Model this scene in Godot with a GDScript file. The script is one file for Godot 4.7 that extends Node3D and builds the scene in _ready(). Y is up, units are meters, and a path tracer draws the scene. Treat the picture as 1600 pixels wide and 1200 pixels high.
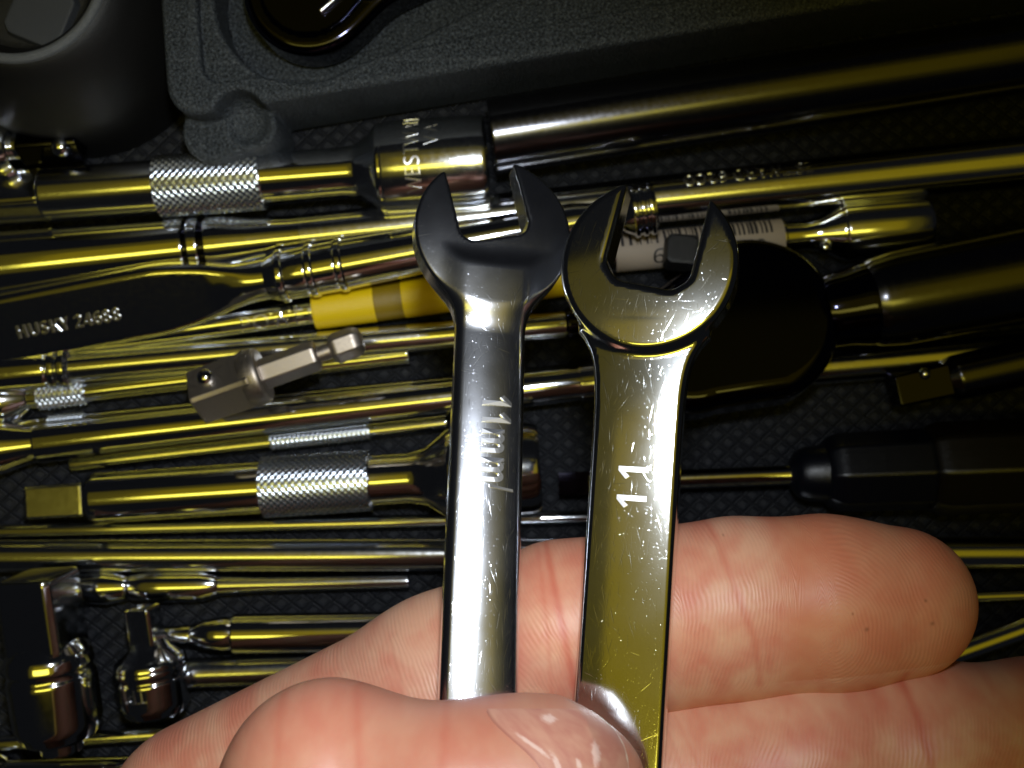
extends Node3D
# A hand holding two open-end spanners over a drawer of chrome tools, lit by the camera's flash and a warm lamp.
# Positions along the drawer are measured in photo pixels (1600 x 1200) at a height above the liner; P() turns them into metres.

const CAM := 0.26          # camera height above the drawer liner
const FOCAL := 1715.7      # focal length in photo pixels

var M := {}
var used := {}
var rng := RandomNumberGenerator.new()

# ------------------------------------------------------------------ nodes
func P(px: float, py: float, h: float) -> Vector3:      # h in millimetres above the liner
	var d := CAM - h * 0.001
	return Vector3((px - 800.0) / FOCAL * d, h * 0.001, (py - 600.0) / FOCAL * d)

func numbered(called: String) -> String:
	var n: int = used.get(called, 0)
	used[called] = n + 1
	return called if n == 0 else "%s_%03d" % [called, n]

func tag(o: Node3D, label: String, category: String, group := "") -> void:
	o.set_meta("label", label)
	o.set_meta("category", category)
	if group != "":
		o.set_meta("group", group)

func thing(called: String, label: String, category: String, xf: Transform3D, group := "") -> Node3D:
	var o := Node3D.new()
	o.name = numbered(called)
	o.transform = xf
	add_child(o, true)
	tag(o, label, category, group)
	return o

func part(called: String, m: Mesh, mat: Material, parent: Node3D, xf := Transform3D()) -> MeshInstance3D:
	var o := MeshInstance3D.new()
	o.name = called
	o.mesh = m
	o.material_override = mat
	o.transform = xf
	parent.add_child(o, true)
	return o

# ------------------------------------------------------------------ meshes
func build(V: PackedVector3Array, N: PackedVector3Array, I: PackedInt32Array, UV := PackedVector2Array()) -> ArrayMesh:
	if N.size():
		for t in range(0, I.size(), 3):
			var a := V[I[t]]
			var c := (V[I[t + 2]] - a).cross(V[I[t + 1]] - a)
			if c.dot(N[I[t]] + N[I[t + 1]] + N[I[t + 2]]) < 0.0:
				var k := I[t + 1]
				I[t + 1] = I[t + 2]
				I[t + 2] = k
	var arr := []
	arr.resize(Mesh.ARRAY_MAX)
	arr[Mesh.ARRAY_VERTEX] = V
	if N.size():
		arr[Mesh.ARRAY_NORMAL] = N
	if UV.size():
		arr[Mesh.ARRAY_TEX_UV] = UV
	arr[Mesh.ARRAY_INDEX] = I
	var m := ArrayMesh.new()
	m.add_surface_from_arrays(Mesh.PRIMITIVE_TRIANGLES, arr)
	return m

func soften(pts: Array, c: float) -> Array:              # cuts every sharp corner of a profile by c millimetres
	var out := []
	for i in pts.size():
		var p: Vector2 = pts[i]
		if i == 0 or i == pts.size() - 1:
			out.append(p)
			continue
		var a: Vector2 = pts[i - 1] - p
		var b: Vector2 = pts[i + 1] - p
		if a.length() < 0.01 or b.length() < 0.01:
			continue
		if absf(angle_difference((-a).angle(), b.angle())) < 0.4:
			out.append(p)
			continue
		var q := p + a.normalized() * minf(c, a.length() * 0.4)
		var r := p + b.normalized() * minf(c, b.length() * 0.4)
		if a.length() > c * 3.0:
			out.append(p + a.normalized() * minf(c * 1.5, a.length() * 0.45))
		out.append(q)
		out.append((q + r) * 0.25 + p * 0.5)
		out.append(r)
		if b.length() > c * 3.0:
			out.append(p + b.normalized() * minf(c * 1.5, b.length() * 0.45))
	return out

func polygon_factor(th: float, n: int, corner: float) -> float:
	var w := TAU / n
	var t := fposmod(th, w) - w * 0.5
	return minf(1.0 / cos(t), corner)

# a turned shape round +x; profile of (x, radius) in mm. sides > 0: rounded polygon, the radius is then half the width across flats
func lathe(profile: Array, seg := 48, c := 0.4, sides := 0, corner := 1.2, turn := 0.0) -> ArrayMesh:
	var pts := soften(profile, c) if c > 0.0 else profile
	var V := PackedVector3Array()
	var N := PackedVector3Array()
	var I := PackedInt32Array()
	var UV := PackedVector2Array()
	var rows := []
	var k := pts.size()
	for i in k:
		var n0 := Vector2.ZERO
		var n1 := Vector2.ZERO
		if i > 0:
			var e: Vector2 = pts[i] - pts[i - 1]
			n0 = Vector2(-e.y, e.x).normalized()
		if i < k - 1:
			var e2: Vector2 = pts[i + 1] - pts[i]
			n1 = Vector2(-e2.y, e2.x).normalized()
		if i == 0:
			rows.append([pts[i], n1, 0])
		elif i == k - 1:
			rows.append([pts[i], n0, 1])
		elif n0.dot(n1) > 0.90:
			rows.append([pts[i], (n0 + n1).normalized(), 2])
		else:
			rows.append([pts[i], n0, 1])
			rows.append([pts[i], n1, 0])
	for row in rows:
		var p: Vector2 = row[0]
		var n: Vector2 = row[1]
		for j in seg + 1:
			var th := TAU * j / seg
			var f := 1.0
			var slope := 0.0
			if sides > 0:
				f = polygon_factor(th + turn, sides, corner)
				slope = (polygon_factor(th + turn + 0.002, sides, corner) - polygon_factor(th + turn - 0.002, sides, corner)) / 0.004 / f
			var rad := Vector3(0, cos(th), -sin(th))
			var tang := Vector3(0, -sin(th), -cos(th))
			var out := (rad - tang * slope).normalized()
			V.append((Vector3(p.x, 0, 0) + rad * p.y * f) * 0.001)
			N.append((Vector3(n.x, 0, 0) + out * n.y).normalized())
			UV.append(Vector2(p.x * 0.02, float(j) / seg))
	var w := seg + 1
	for i in rows.size() - 1:
		if rows[i][2] == 1 and rows[i + 1][2] != 1 and (rows[i][0] as Vector2).is_equal_approx(rows[i + 1][0]):
			continue
		for j in seg:
			var a := i * w + j
			I.append_array(PackedInt32Array([a, a + 1, a + w, a + 1, a + w + 1, a + w]))
	return build(V, N, I, UV)

func rod(x0: float, x1: float, r: float) -> Array:
	return [Vector2(x0, 0), Vector2(x0, r), Vector2(x1, r), Vector2(x1, 0)]

# diamond knurling: a pyramid on every cell of two crossing helices
func knurl(x0: float, x1: float, r: float, pitch: float, tall := 0.42) -> ArrayMesh:
	var around := int(round(TAU * r / pitch))
	var step := TAU / around
	var count := int(round((x1 - x0) / pitch))
	var dx := (x1 - x0) / count
	var V := PackedVector3Array()
	var at := func(x: float, th: float, h: float) -> Vector3:
		return Vector3(clampf(x, x0, x1), (r + h) * cos(th), -(r + h) * sin(th)) * 0.001
	for i in range(0, count * 2 + 1):
		for j in around:
			var x := x0 + i * dx * 0.5
			var th := (j + 0.5 * (i % 2)) * step
			var corners := [at.call(x - dx * 0.5, th, 0.0), at.call(x, th + step * 0.5, 0.0), at.call(x + dx * 0.5, th, 0.0), at.call(x, th - step * 0.5, 0.0)]
			var tops := [at.call(x - dx * 0.12, th, tall), at.call(x, th + step * 0.12, tall), at.call(x + dx * 0.12, th, tall), at.call(x, th - step * 0.12, tall)]
			for q in 4:
				var z := (q + 1) % 4
				V.append_array(PackedVector3Array([corners[q], tops[q], tops[z], corners[q], tops[z], corners[z]]))
			V.append_array(PackedVector3Array([tops[0], tops[2], tops[1], tops[0], tops[3], tops[2]]))
	var I := PackedInt32Array(range(V.size()))
	return build(V, PackedVector3Array(), I)

# lettering as a mesh of (x, y, z) millimetres run through a mapping
func lettering(words: String, cap: float, stretch: float, deep: float, bold: bool, mapping: Callable) -> ArrayMesh:
	var t := TextMesh.new()
	var f := SystemFont.new()
	f.font_names = PackedStringArray(["Droid Sans"])
	f.font_weight = 700 if bold else 400
	t.font = f
	t.font_size = 32
	t.pixel_size = 0.01
	t.curve_step = 2.0
	t.text = words
	t.depth = 0.1
	var arr := t.get_mesh_arrays()
	var k := cap / (0.714 * 32 * 0.01)
	var V: PackedVector3Array = arr[Mesh.ARRAY_VERTEX]
	for i in V.size():
		var v := V[i]
		V[i] = mapping.call(v.x * k * stretch, v.y * k, deep if v.z > 0.0 else -0.3) * 0.001
	var I: PackedInt32Array = arr[Mesh.ARRAY_INDEX] if arr[Mesh.ARRAY_INDEX] != null else PackedInt32Array(range(V.size()))
	return build(V, PackedVector3Array(), I)

func along(r: float, x0: float, th0: float, flip := false) -> Callable:
	var s := -1.0 if flip else 1.0
	return func(x: float, y: float, z: float) -> Vector3:
		var th := th0 + s * y / r
		return Vector3(x0 + s * x, (r + z) * cos(th), -(r + z) * sin(th))

func around_bar(r: float, x0: float, th0: float, s := 1.0) -> Callable:
	return func(x: float, y: float, z: float) -> Vector3:
		var th := th0 + s * x / r
		return Vector3(x0 - s * y, (r + z) * cos(th), -(r + z) * sin(th))

# meshes the zero surface of a distance field (millimetres) with surface nets; vertices are pulled onto the surface
func nets(f: Callable, lo: Vector3, hi: Vector3, c: float, uvf = null, origin := Vector3.ZERO, prep = null, passes := 3) -> ArrayMesh:
	var nx := int(ceil((hi.x - lo.x) / c)) + 1
	var ny := int(ceil((hi.y - lo.y) / c)) + 1
	var nz := int(ceil((hi.z - lo.z) / c)) + 1
	var vals := PackedFloat32Array()
	vals.resize(nx * ny * nz)
	vals.fill(1e9)
	var vid := PackedInt32Array()
	vid.resize(nx * ny * nz)
	vid.fill(-1)
	const B := 8
	var hd := B * c * 0.5 * 1.7321
	var blocks := []
	for bz in range(0, nz - 1, B):
		for by in range(0, ny - 1, B):
			for bx in range(0, nx - 1, B):
				if prep != null:
					prep.call(lo + Vector3(bx + B * 0.5, by + B * 0.5, bz + B * 0.5) * c, hd + c)
				var v: float = f.call(lo + Vector3(bx + B * 0.5, by + B * 0.5, bz + B * 0.5) * c)
				if absf(v) > hd * 1.3:
					continue
				var e := Vector3i(mini(bx + B, nx - 1), mini(by + B, ny - 1), mini(bz + B, nz - 1))
				blocks.append([Vector3i(bx, by, bz), e])
				for z in range(bz, e.z + 1):
					for y in range(by, e.y + 1):
						for x in range(bx, e.x + 1):
							var i := (z * ny + y) * nx + x
							if vals[i] > 1e8:
								vals[i] = f.call(lo + Vector3(x, y, z) * c)
	var V := PackedVector3Array()
	var N := PackedVector3Array()
	var UV := PackedVector2Array()
	var I := PackedInt32Array()
	var cells := []
	var off := PackedInt32Array([0, 1, nx, nx + 1, nx * ny, nx * ny + 1, nx * ny + nx, nx * ny + nx + 1])
	var edges := [[0, 1], [2, 3], [4, 5], [6, 7], [0, 2], [1, 3], [4, 6], [5, 7], [0, 4], [1, 5], [2, 6], [3, 7]]
	var e0 := Vector3(1, -1, -1)
	var e1 := Vector3(-1, -1, 1)
	var e2 := Vector3(-1, 1, -1)
	var e3 := Vector3(1, 1, 1)
	var eps := 0.03
	for b in blocks:
		var s: Vector3i = b[0]
		var e: Vector3i = b[1]
		if prep != null:
			prep.call(lo + Vector3(s.x + B * 0.5, s.y + B * 0.5, s.z + B * 0.5) * c, hd + c)
		for z in range(s.z, e.z):
			for y in range(s.y, e.y):
				for x in range(s.x, e.x):
					var i := (z * ny + y) * nx + x
					var inside := 0
					for q in 8:
						if vals[i + off[q]] < 0.0:
							inside += 1
					if inside == 0 or inside == 8:
						continue
					var sum := Vector3.ZERO
					var cnt := 0
					for ed in edges:
						var va := vals[i + off[ed[0]]]
						var vb := vals[i + off[ed[1]]]
						if (va < 0.0) != (vb < 0.0):
							var t := va / (va - vb)
							var pa := Vector3(ed[0] & 1, (ed[0] >> 1) & 1, ed[0] >> 2)
							var pb := Vector3(ed[1] & 1, (ed[1] >> 1) & 1, ed[1] >> 2)
							sum += pa.lerp(pb, t)
							cnt += 1
					var p := lo + (Vector3(x, y, z) + sum / cnt) * c
					var n := Vector3.UP
					for pass_no in passes:
						var f0: float = f.call(p + e0 * eps)
						var f1: float = f.call(p + e1 * eps)
						var f2: float = f.call(p + e2 * eps)
						var f3: float = f.call(p + e3 * eps)
						n = (e0 * f0 + e1 * f1 + e2 * f2 + e3 * f3).normalized()
						if pass_no < passes - 1:
							p -= n * clampf((f0 + f1 + f2 + f3) * 0.25, -c, c) * 0.9
					vid[i] = V.size()
					V.append((p - origin) * 0.001)
					N.append(n)
					if uvf != null:
						UV.append(uvf.call(p))
					cells.append(Vector3i(x, y, z))
	var step := [1, nx, nx * ny]
	for cell in cells:
		var i: int = (cell.z * ny + cell.y) * nx + cell.x
		for ax in 3:
			if (vals[i] < 0.0) == (vals[i + step[ax]] < 0.0):
				continue
			var u: int = step[(ax + 1) % 3]
			var w: int = step[(ax + 2) % 3]
			if i - u - w < 0:
				continue
			var a := vid[i]
			var b2 := vid[i - u]
			var c2 := vid[i - u - w]
			var d := vid[i - w]
			if a < 0 or b2 < 0 or c2 < 0 or d < 0:
				continue
			I.append_array(PackedInt32Array([a, b2, c2, a, c2, d]))
	return build(V, N, I, UV)

func smin(a: float, b: float, k: float) -> float:
	var h := maxf(k - absf(a - b), 0.0) / k
	return minf(a, b) - h * h * k * 0.25

func smax(a: float, b: float, k: float) -> float:
	return -smin(-a, -b, k)

func extrude(d2: float, dz: float, re: float) -> float:
	var x := d2 + re
	var y := dz + re
	return minf(maxf(x, y), 0.0) + Vector2(maxf(x, 0.0), maxf(y, 0.0)).length() - re

func box2(p: Vector2, h: Vector2, r: float) -> float:
	var q := p.abs() - h + Vector2(r, r)
	return Vector2(maxf(q.x, 0), maxf(q.y, 0)).length() + minf(maxf(q.x, q.y), 0.0) - r

# ------------------------------------------------------------------ tools measured in photo pixels
class Tool:
	var xf: Transform3D
	var a: Vector2
	var b: Vector2
	var long: float
	var mm: float             # millimetres per photo pixel on the axis
	var upright := false
	func at(px: float) -> float:
		return (px - a.y) / (b.y - a.y) * long if upright else (px - a.x) / (b.x - a.x) * long

func lay(ax: float, ay: float, ha: float, bx: float, by: float, hb: float, upright := false) -> Tool:
	var t := Tool.new()
	var A := P(ax, ay, ha)
	var B := P(bx, by, hb)
	var x := (B - A).normalized()
	var z := x.cross(Vector3.UP).normalized()
	t.xf = Transform3D(Basis(x, z.cross(x).normalized(), z), A)
	t.a = Vector2(ax, ay)
	t.b = Vector2(bx, by)
	t.long = (B - A).length() * 1000.0
	t.mm = (CAM * 1000.0 - (ha + hb) * 0.5) / FOCAL
	t.upright = upright
	return t

# profile of [photo x, diameter in photo pixels]; starts and ends closed unless bore > 0 (a socket opening at the far end)
func prof(t: Tool, list: Array, bore := 0.0) -> Array:
	var out := [Vector2(t.at(list[0][0]), 0)]
	for e in list:
		out.append(Vector2(t.at(e[0]), e[1] * 0.5 * t.mm))
	var x: float = t.at(list[-1][0])
	if bore > 0.0:
		var r: float = bore * 0.5 * t.mm
		out.append_array([Vector2(x, r), Vector2(x - 9.0, r), Vector2(x - 9.0, 0)])
	else:
		out.append(Vector2(x, 0))
	return out

func turned(called: String, t: Tool, list: Array, mat: Material, parent: Node3D, bore := 0.0, c := 0.4) -> MeshInstance3D:
	return part(called, lathe(prof(t, list, bore), 64, c), mat, parent)

func squared(called: String, t: Tool, list: Array, mat: Material, parent: Node3D, sides := 4, turn := 0.0, c := 0.5) -> MeshInstance3D:
	return part(called, lathe(prof(t, list), 96, c, sides, 1.30 if sides == 4 else 1.12, turn), mat, parent)

func ball(called: String, r: float, mat: Material, parent: Node3D, at: Vector3) -> MeshInstance3D:
	var s := SphereMesh.new()
	s.radius = r * 0.001
	s.height = r * 0.002
	s.radial_segments = 32
	s.rings = 16
	return part(called, s, mat, parent, Transform3D(Basis(), at * 0.001))

# ------------------------------------------------------------------ materials
func metal(name_: String, col: Color, rough: float, scratch: float, scale := 120.0) -> StandardMaterial3D:
	var m := StandardMaterial3D.new()
	m.resource_name = name_
	m.albedo_color = col
	m.metallic = 1.0
	m.roughness = rough
	if scratch > 0.0:
		m.heightmap_enabled = true
		m.heightmap_texture = M.scratch_map
		m.heightmap_scale = scratch
		m.uv1_triplanar = true
		m.uv1_scale = Vector3.ONE * scale
		m.roughness_texture = M.smudge_map
		m.roughness_texture_channel = BaseMaterial3D.TEXTURE_CHANNEL_RED
		m.roughness = rough * 1.6
	return m

func plastic(name_: String, col: Color, rough: float, grain: float, scale: float) -> StandardMaterial3D:
	var m := StandardMaterial3D.new()
	m.resource_name = name_
	m.albedo_color = col
	m.roughness = rough
	if grain > 0.0:
		m.heightmap_enabled = true
		m.heightmap_texture = M.grain_map
		m.heightmap_scale = grain
		m.uv1_triplanar = true
		m.uv1_scale = Vector3.ONE * scale
	return m

func noise(seed_: int, freq: float) -> FastNoiseLite:
	var n := FastNoiseLite.new()
	n.seed = seed_
	n.frequency = freq
	n.noise_type = FastNoiseLite.TYPE_SIMPLEX_SMOOTH
	n.fractal_octaves = 3
	return n

func noise_map(seed_: int, freq: float, lo: float, hi: float) -> NoiseTexture2D:
	var t := NoiseTexture2D.new()
	t.width = 512
	t.height = 512
	t.seamless = true
	t.noise = noise(seed_, freq)
	var g := Gradient.new()
	g.set_color(0, Color(lo, lo, lo))
	g.set_color(1, Color(hi, hi, hi))
	t.color_ramp = g
	return t

func make_materials() -> void:
	# fine scratches of handling, all directions, on a 1024 tile
	var im := Image.create(1024, 1024, false, Image.FORMAT_L8)
	im.fill(Color(0.6, 0.6, 0.6))
	for k in 520:
		var p := Vector2(rng.randf() * 1024, rng.randf() * 1024)
		var dir := Vector2.from_angle(rng.randf() * TAU)
		var bend := rng.randf_range(-0.004, 0.004)
		var deep := rng.randf_range(0.08, 0.5)
		var n := int(pow(rng.randf(), 2.2) * 260) + 6
		for i in n:
			var w := deep * sin(PI * (i + 0.5) / n)
			im.set_pixel(posmod(int(p.x), 1024), posmod(int(p.y), 1024), Color(0.6 - w, 0, 0).lerp(Color(0.6 - w, 0.6 - w, 0.6 - w), 1.0))
			p += dir
			dir = dir.rotated(bend)
	for k in 900:
		var q := Vector2i(rng.randi() % 1024, rng.randi() % 1024)
		var dv := rng.randf_range(0.15, 0.6)
		for dy in rng.randi_range(1, 3):
			for dx in rng.randi_range(1, 3):
				im.set_pixel((q.x + dx) % 1024, (q.y + dy) % 1024, Color(dv, dv, dv))
	M.scratch_map = ImageTexture.create_from_image(im)
	M.smudge_map = noise_map(5, 0.03, 0.5, 0.75)
	M.grain_map = noise_map(9, 0.09, 0.0, 1.0)
	M.chrome = metal("chrome", Color(0.86, 0.87, 0.89), 0.095, 0.0004, 40.0)
	M.chrome_worn = metal("worn chrome", Color(0.84, 0.85, 0.87), 0.15, 0.0008, 40.0)
	M.satin = metal("satin chrome", Color(0.72, 0.73, 0.75), 0.2, 0.0003, 40.0)
	M.knurl = metal("knurled chrome", Color(0.84, 0.86, 0.89), 0.22, 0.0)
	# the spanners: tiny nicks and short rubbing marks, mostly along the tool
	var nick := Image.create(1024, 1024, false, Image.FORMAT_L8)
	nick.fill(Color(0.6, 0.6, 0.6))
	for k in 1500:
		var p := Vector2(rng.randf() * 1024, rng.randf() * 1024)
		var lengthwise := rng.randf() < 0.75
		var dir := Vector2.from_angle(PI / 2 + rng.randfn(0, 0.25) if lengthwise else rng.randf() * TAU)
		var deep := rng.randf_range(0.05, 0.3)
		var n := 3 + int(pow(rng.randf(), 3.0) * 120)
		for i in n:
			var w := 0.6 - deep * sin(PI * (i + 0.5) / n)
			nick.set_pixel(posmod(int(p.x), 1024), posmod(int(p.y), 1024), Color(w, w, w))
			p += dir
	for k in 2600:
		var dv := 0.6 - rng.randf_range(0.05, 0.5) * rng.randf()
		var q := Vector2i(rng.randi() % 1024, rng.randi() % 1024)
		for dy in rng.randi_range(1, 2):
			for dx in rng.randi_range(1, 2):
				nick.set_pixel((q.x + dx) % 1024, (q.y + dy) % 1024, Color(dv, dv, dv))
	M.nicks = ImageTexture.create_from_image(nick)
	M.polished = metal("polished spanner steel", Color(0.89, 0.90, 0.94), 0.18, 0.0045, 26.0)
	M.flat_polished = metal("polished flat spanner steel", Color(0.85, 0.86, 0.87), 0.105, 0.0030, 26.0)
	for m: StandardMaterial3D in [M.polished, M.flat_polished]:
		m.heightmap_texture = M.nicks
		m.roughness_texture = noise_map(6, 0.008, 0.56, 0.68)
	M.steel = metal("phosphated steel", Color(0.62, 0.58, 0.54), 0.45, 0.001, 60.0)
	M.dim = metal("dark satin steel", Color(0.37, 0.37, 0.39), 0.2, 0.0003, 40.0)
	M.dark_chrome = metal("black chrome", Color(0.2, 0.2, 0.26), 0.08, 0.0)
	M.rubber = plastic("black rubber", Color(0.12, 0.125, 0.14), 0.42, 0.01, 120.0)
	M.rubber.metallic_specular = 0.35
	M.case = plastic("grained black plastic", Color(0.38, 0.41, 0.44), 0.5, 0.06, 40.0)
	M.case.albedo_texture = noise_map(14, 0.06, 0.2, 1.0)
	M.black = plastic("black plastic", Color(0.035, 0.034, 0.033), 0.5, 0.008, 90.0)
	M.grey = plastic("grey plastic", Color(0.21, 0.22, 0.24), 0.6, 0.01, 90.0)
	M.ring_grey = plastic("worn grey plastic", Color(0.40, 0.41, 0.42), 0.5, 0.03, 90.0)
	M.navy = plastic("navy plastic", Color(0.02, 0.026, 0.055), 0.3, 0.004, 90.0)
	M.amber = plastic("dark amber plastic", Color(0.06, 0.045, 0.02), 0.3, 0.004, 90.0)
	M.yellow = plastic("yellow plastic", Color(0.86, 0.73, 0.01), 0.45, 0.006, 90.0)
	M.olive = plastic("dark olive plastic", Color(0.50, 0.41, 0.03), 0.45, 0.006, 90.0)
	M.mark = metal("stamped marks", Color(0.88, 0.88, 0.9), 0.26, 0.0)
	M.ink = plastic("black ink", Color(0.06, 0.06, 0.06), 0.6, 0.0, 1.0)

# ------------------------------------------------------------------ scene
func _ready() -> void:
	rng.seed = 11
	# camera: looks straight down into the drawer from 26 cm
	var cam := Camera3D.new()
	cam.name = "camera"
	add_child(cam)
	cam.transform = Transform3D(Basis(Vector3.RIGHT, -PI / 2), Vector3(0, CAM, 0))
	cam.near = 0.01
	cam.far = 10.0
	var lens := CameraAttributesPhysical.new()
	lens.frustum_focal_length = 34.315
	lens.frustum_focus_distance = 0.17
	lens.frustum_near = 0.01
	lens.frustum_far = 10.0
	lens.exposure_aperture = 26.0
	cam.attributes = lens
	cam.fov = 38.553
	# the dark room
	var env := Environment.new()
	env.background_mode = Environment.BG_COLOR
	env.background_color = Color(0.06, 0.063, 0.07)
	env.tonemap_mode = Environment.TONE_MAPPER_LINEAR
	env.tonemap_exposure = 1.0
	env.sdfgi_enabled = true
	env.ssao_enabled = true
	env.ssil_enabled = true
	var we := WorldEnvironment.new()
	we.name = "environment"
	we.environment = env
	add_child(we)
	# the flash beside the lens
	var flash := SpotLight3D.new()
	flash.name = "camera_flash"
	flash.light_color = Color(0.94, 0.97, 1.0)
	flash.light_energy = 0.044
	flash.light_size = 0.006
	flash.spot_angle = 39.5
	flash.spot_angle_attenuation = 1.0
	flash.spot_range = 3.0
	flash.spot_attenuation = 2.0
	flash.shadow_enabled = true
	add_child(flash)
	flash.position = Vector3(0.004, CAM + 0.002, -0.040)
	flash.look_at(P(400, 800, 60), Vector3.FORWARD)
	make_materials()
	lamp()
	liner()
	tray()
	tools_left()
	tools_right()
	spanners()
	hand()

# warm lamp over the bench: a wide shade, a diffuser and a bright strip; each glows and carries an area light of its size
func lamp() -> void:
	var warm := Color(1.0, 0.87, 0.16)
	var o := thing("ceiling_lamp", "wide warm yellow lamp hanging over the open drawer", "lamp", Transform3D(Basis(Vector3.UP, 0.05), Vector3(0.10, 1.25, -0.04)))
	var box := BoxMesh.new()
	box.size = Vector3(2.0, 0.06, 1.5)
	part("housing", box, M.grey, o, Transform3D(Basis(), Vector3(0, 0.06, 0)))
	var panels := [["shade", Vector2(1.9, 1.4), Vector3(0, 0.010, 0), 0.036, Color(1.0, 0.90, 0.32)], ["diffuser", Vector2(1.3, 0.78), Vector3(0, -0.012, 0.0), 0.062, warm], ["strip", Vector2(0.84, 0.19), Vector3(-0.22, -0.034, 0.22), 0.16, Color(1.0, 0.93, 0.34)]]
	for p in panels:
		var size: Vector2 = p[1]
		var glow := StandardMaterial3D.new()
		glow.resource_name = "lamp " + p[0]
		glow.albedo_color = Color(0.5, 0.45, 0.3)
		glow.emission_enabled = true
		glow.emission = p[4]
		glow.emission_energy_multiplier = 0.02
		var m := BoxMesh.new()
		m.size = Vector3(size.x, 0.012, size.y)
		part(p[0], m, glow, o, Transform3D(Basis(), p[2] + Vector3(0, 0.008, 0)))
		var l := AreaLight3D.new()
		l.name = p[0] + "_light"
		l.light_color = p[4]
		l.area_size = size
		l.light_energy = p[3]
		l.area_range = 6.0
		l.area_attenuation = 2.0
		l.shadow_enabled = true
		o.add_child(l)
		l.transform = Transform3D(Basis(Vector3.RIGHT, -PI / 2), p[2])

# ------------------------------------------------------------------ the drawer liner of raised rubber diamonds
func liner() -> void:
	var base := MeshInstance3D.new()
	base.name = "drawer_liner"
	var b := BoxMesh.new()
	b.size = Vector3(0.5, 0.004, 0.4)
	base.mesh = b
	base.material_override = M.rubber
	base.position = Vector3(0, -0.002, 0)
	base.set_meta("kind", "structure")
	base.set_meta("label", "black rubber drawer liner with raised diamond tread")
	add_child(base)
	var variants := []
	for k in 4:
		variants.append(stud_mesh(rng.randf_range(0.75, 0.95)))
	var seen := [Rect2(135, 150, 150, 115), Rect2(0, 600, 310, 65), Rect2(400, 545, 300, 75), Rect2(560, 670, 140, 50), Rect2(850, 500, 90, 90), Rect2(1070, 620, 280, 200), Rect2(270, 915, 400, 65), Rect2(820, 640, 100, 210), Rect2(0, 720, 60, 90)]
	var rest := []
	var made := 0
	var pitch := 5.0
	var rot := Basis(Vector3.UP, 0.06)
	for j in range(-48, 49):
		for i in range(-31, 32):
			var q := rot * Vector3((i + 0.5 * (j & 1)) * pitch, 0, j * pitch * 0.42)
			var px := q.x / 260.0 * FOCAL + 800
			var py := q.z / 260.0 * FOCAL + 600
			if px < -150 or px > 1750 or py < -120 or py > 1320:
				continue
			var hit := false
			for r: Rect2 in seen:
				hit = hit or r.has_point(Vector2(px, py))
			if hit and made < 298:
				made += 1
				part("stud", variants[rng.randi() % 4], M.rubber, base, Transform3D(rot, q * 0.001 + Vector3(0, 0.002, 0)))
			else:
				rest.append(Transform3D(rot, q * 0.001))
	var mm := MultiMesh.new()
	mm.transform_format = MultiMesh.TRANSFORM_3D
	mm.mesh = variants[0]
	mm.instance_count = rest.size()
	for i in rest.size():
		mm.set_instance_transform(i, rest[i].translated(Vector3(0, 0.002, 0)))
	var mi := MultiMeshInstance3D.new()
	mi.name = "stud_field"
	mi.multimesh = mm
	mi.material_override = M.rubber
	mi.set_meta("kind", "stuff")
	base.add_child(mi, true)

func stud_mesh(h: float) -> ArrayMesh:
	var V := PackedVector3Array()
	var rings := [[2.42, 2.02, 0.0], [2.2, 1.82, h], [1.85, 1.52, h + 0.12], [1.3, 1.05, h - 0.25], [0.0, 0.0, h - 0.3]]
	for k in rings.size() - 1:
		var a: Array = rings[k]
		var b: Array = rings[k + 1]
		var ca := [Vector3(-a[0], a[2], 0), Vector3(0, a[2], a[1]), Vector3(a[0], a[2], 0), Vector3(0, a[2], -a[1])]
		var cb := [Vector3(-b[0], b[2], 0), Vector3(0, b[2], b[1]), Vector3(b[0], b[2], 0), Vector3(0, b[2], -b[1])]
		for q in 4:
			var z := (q + 1) % 4
			V.append_array(PackedVector3Array([ca[q] * 0.001, cb[q] * 0.001, cb[z] * 0.001]))
			if b[0] > 0.0:
				V.append_array(PackedVector3Array([ca[q] * 0.001, cb[z] * 0.001, ca[z] * 0.001]))
	return build(V, PackedVector3Array(), PackedInt32Array(range(V.size())))

# ------------------------------------------------------------------ the plastic tray at the back, its ratchet, the black cap
func mmp(px: float, py: float, h: float) -> Vector2:      # millimetres in plan of a photo point at height h
	var v := P(px, py, h) * 1000.0
	return Vector2(v.x, v.z)

func side_of(p: Vector2, a: Vector2, b: Vector2) -> float:   # negative to the right of a -> b as seen from above
	var n := (b - a).orthogonal().normalized()
	return -(p - a).dot(n)

func capsule2(p: Vector2, a: Vector2, b: Vector2, ra: float, rb: float) -> float:
	var ab := b - a
	var t := clampf((p - a).dot(ab) / ab.length_squared(), 0, 1)
	return p.distance_to(a + ab * t) - lerpf(ra, rb, t)

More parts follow.
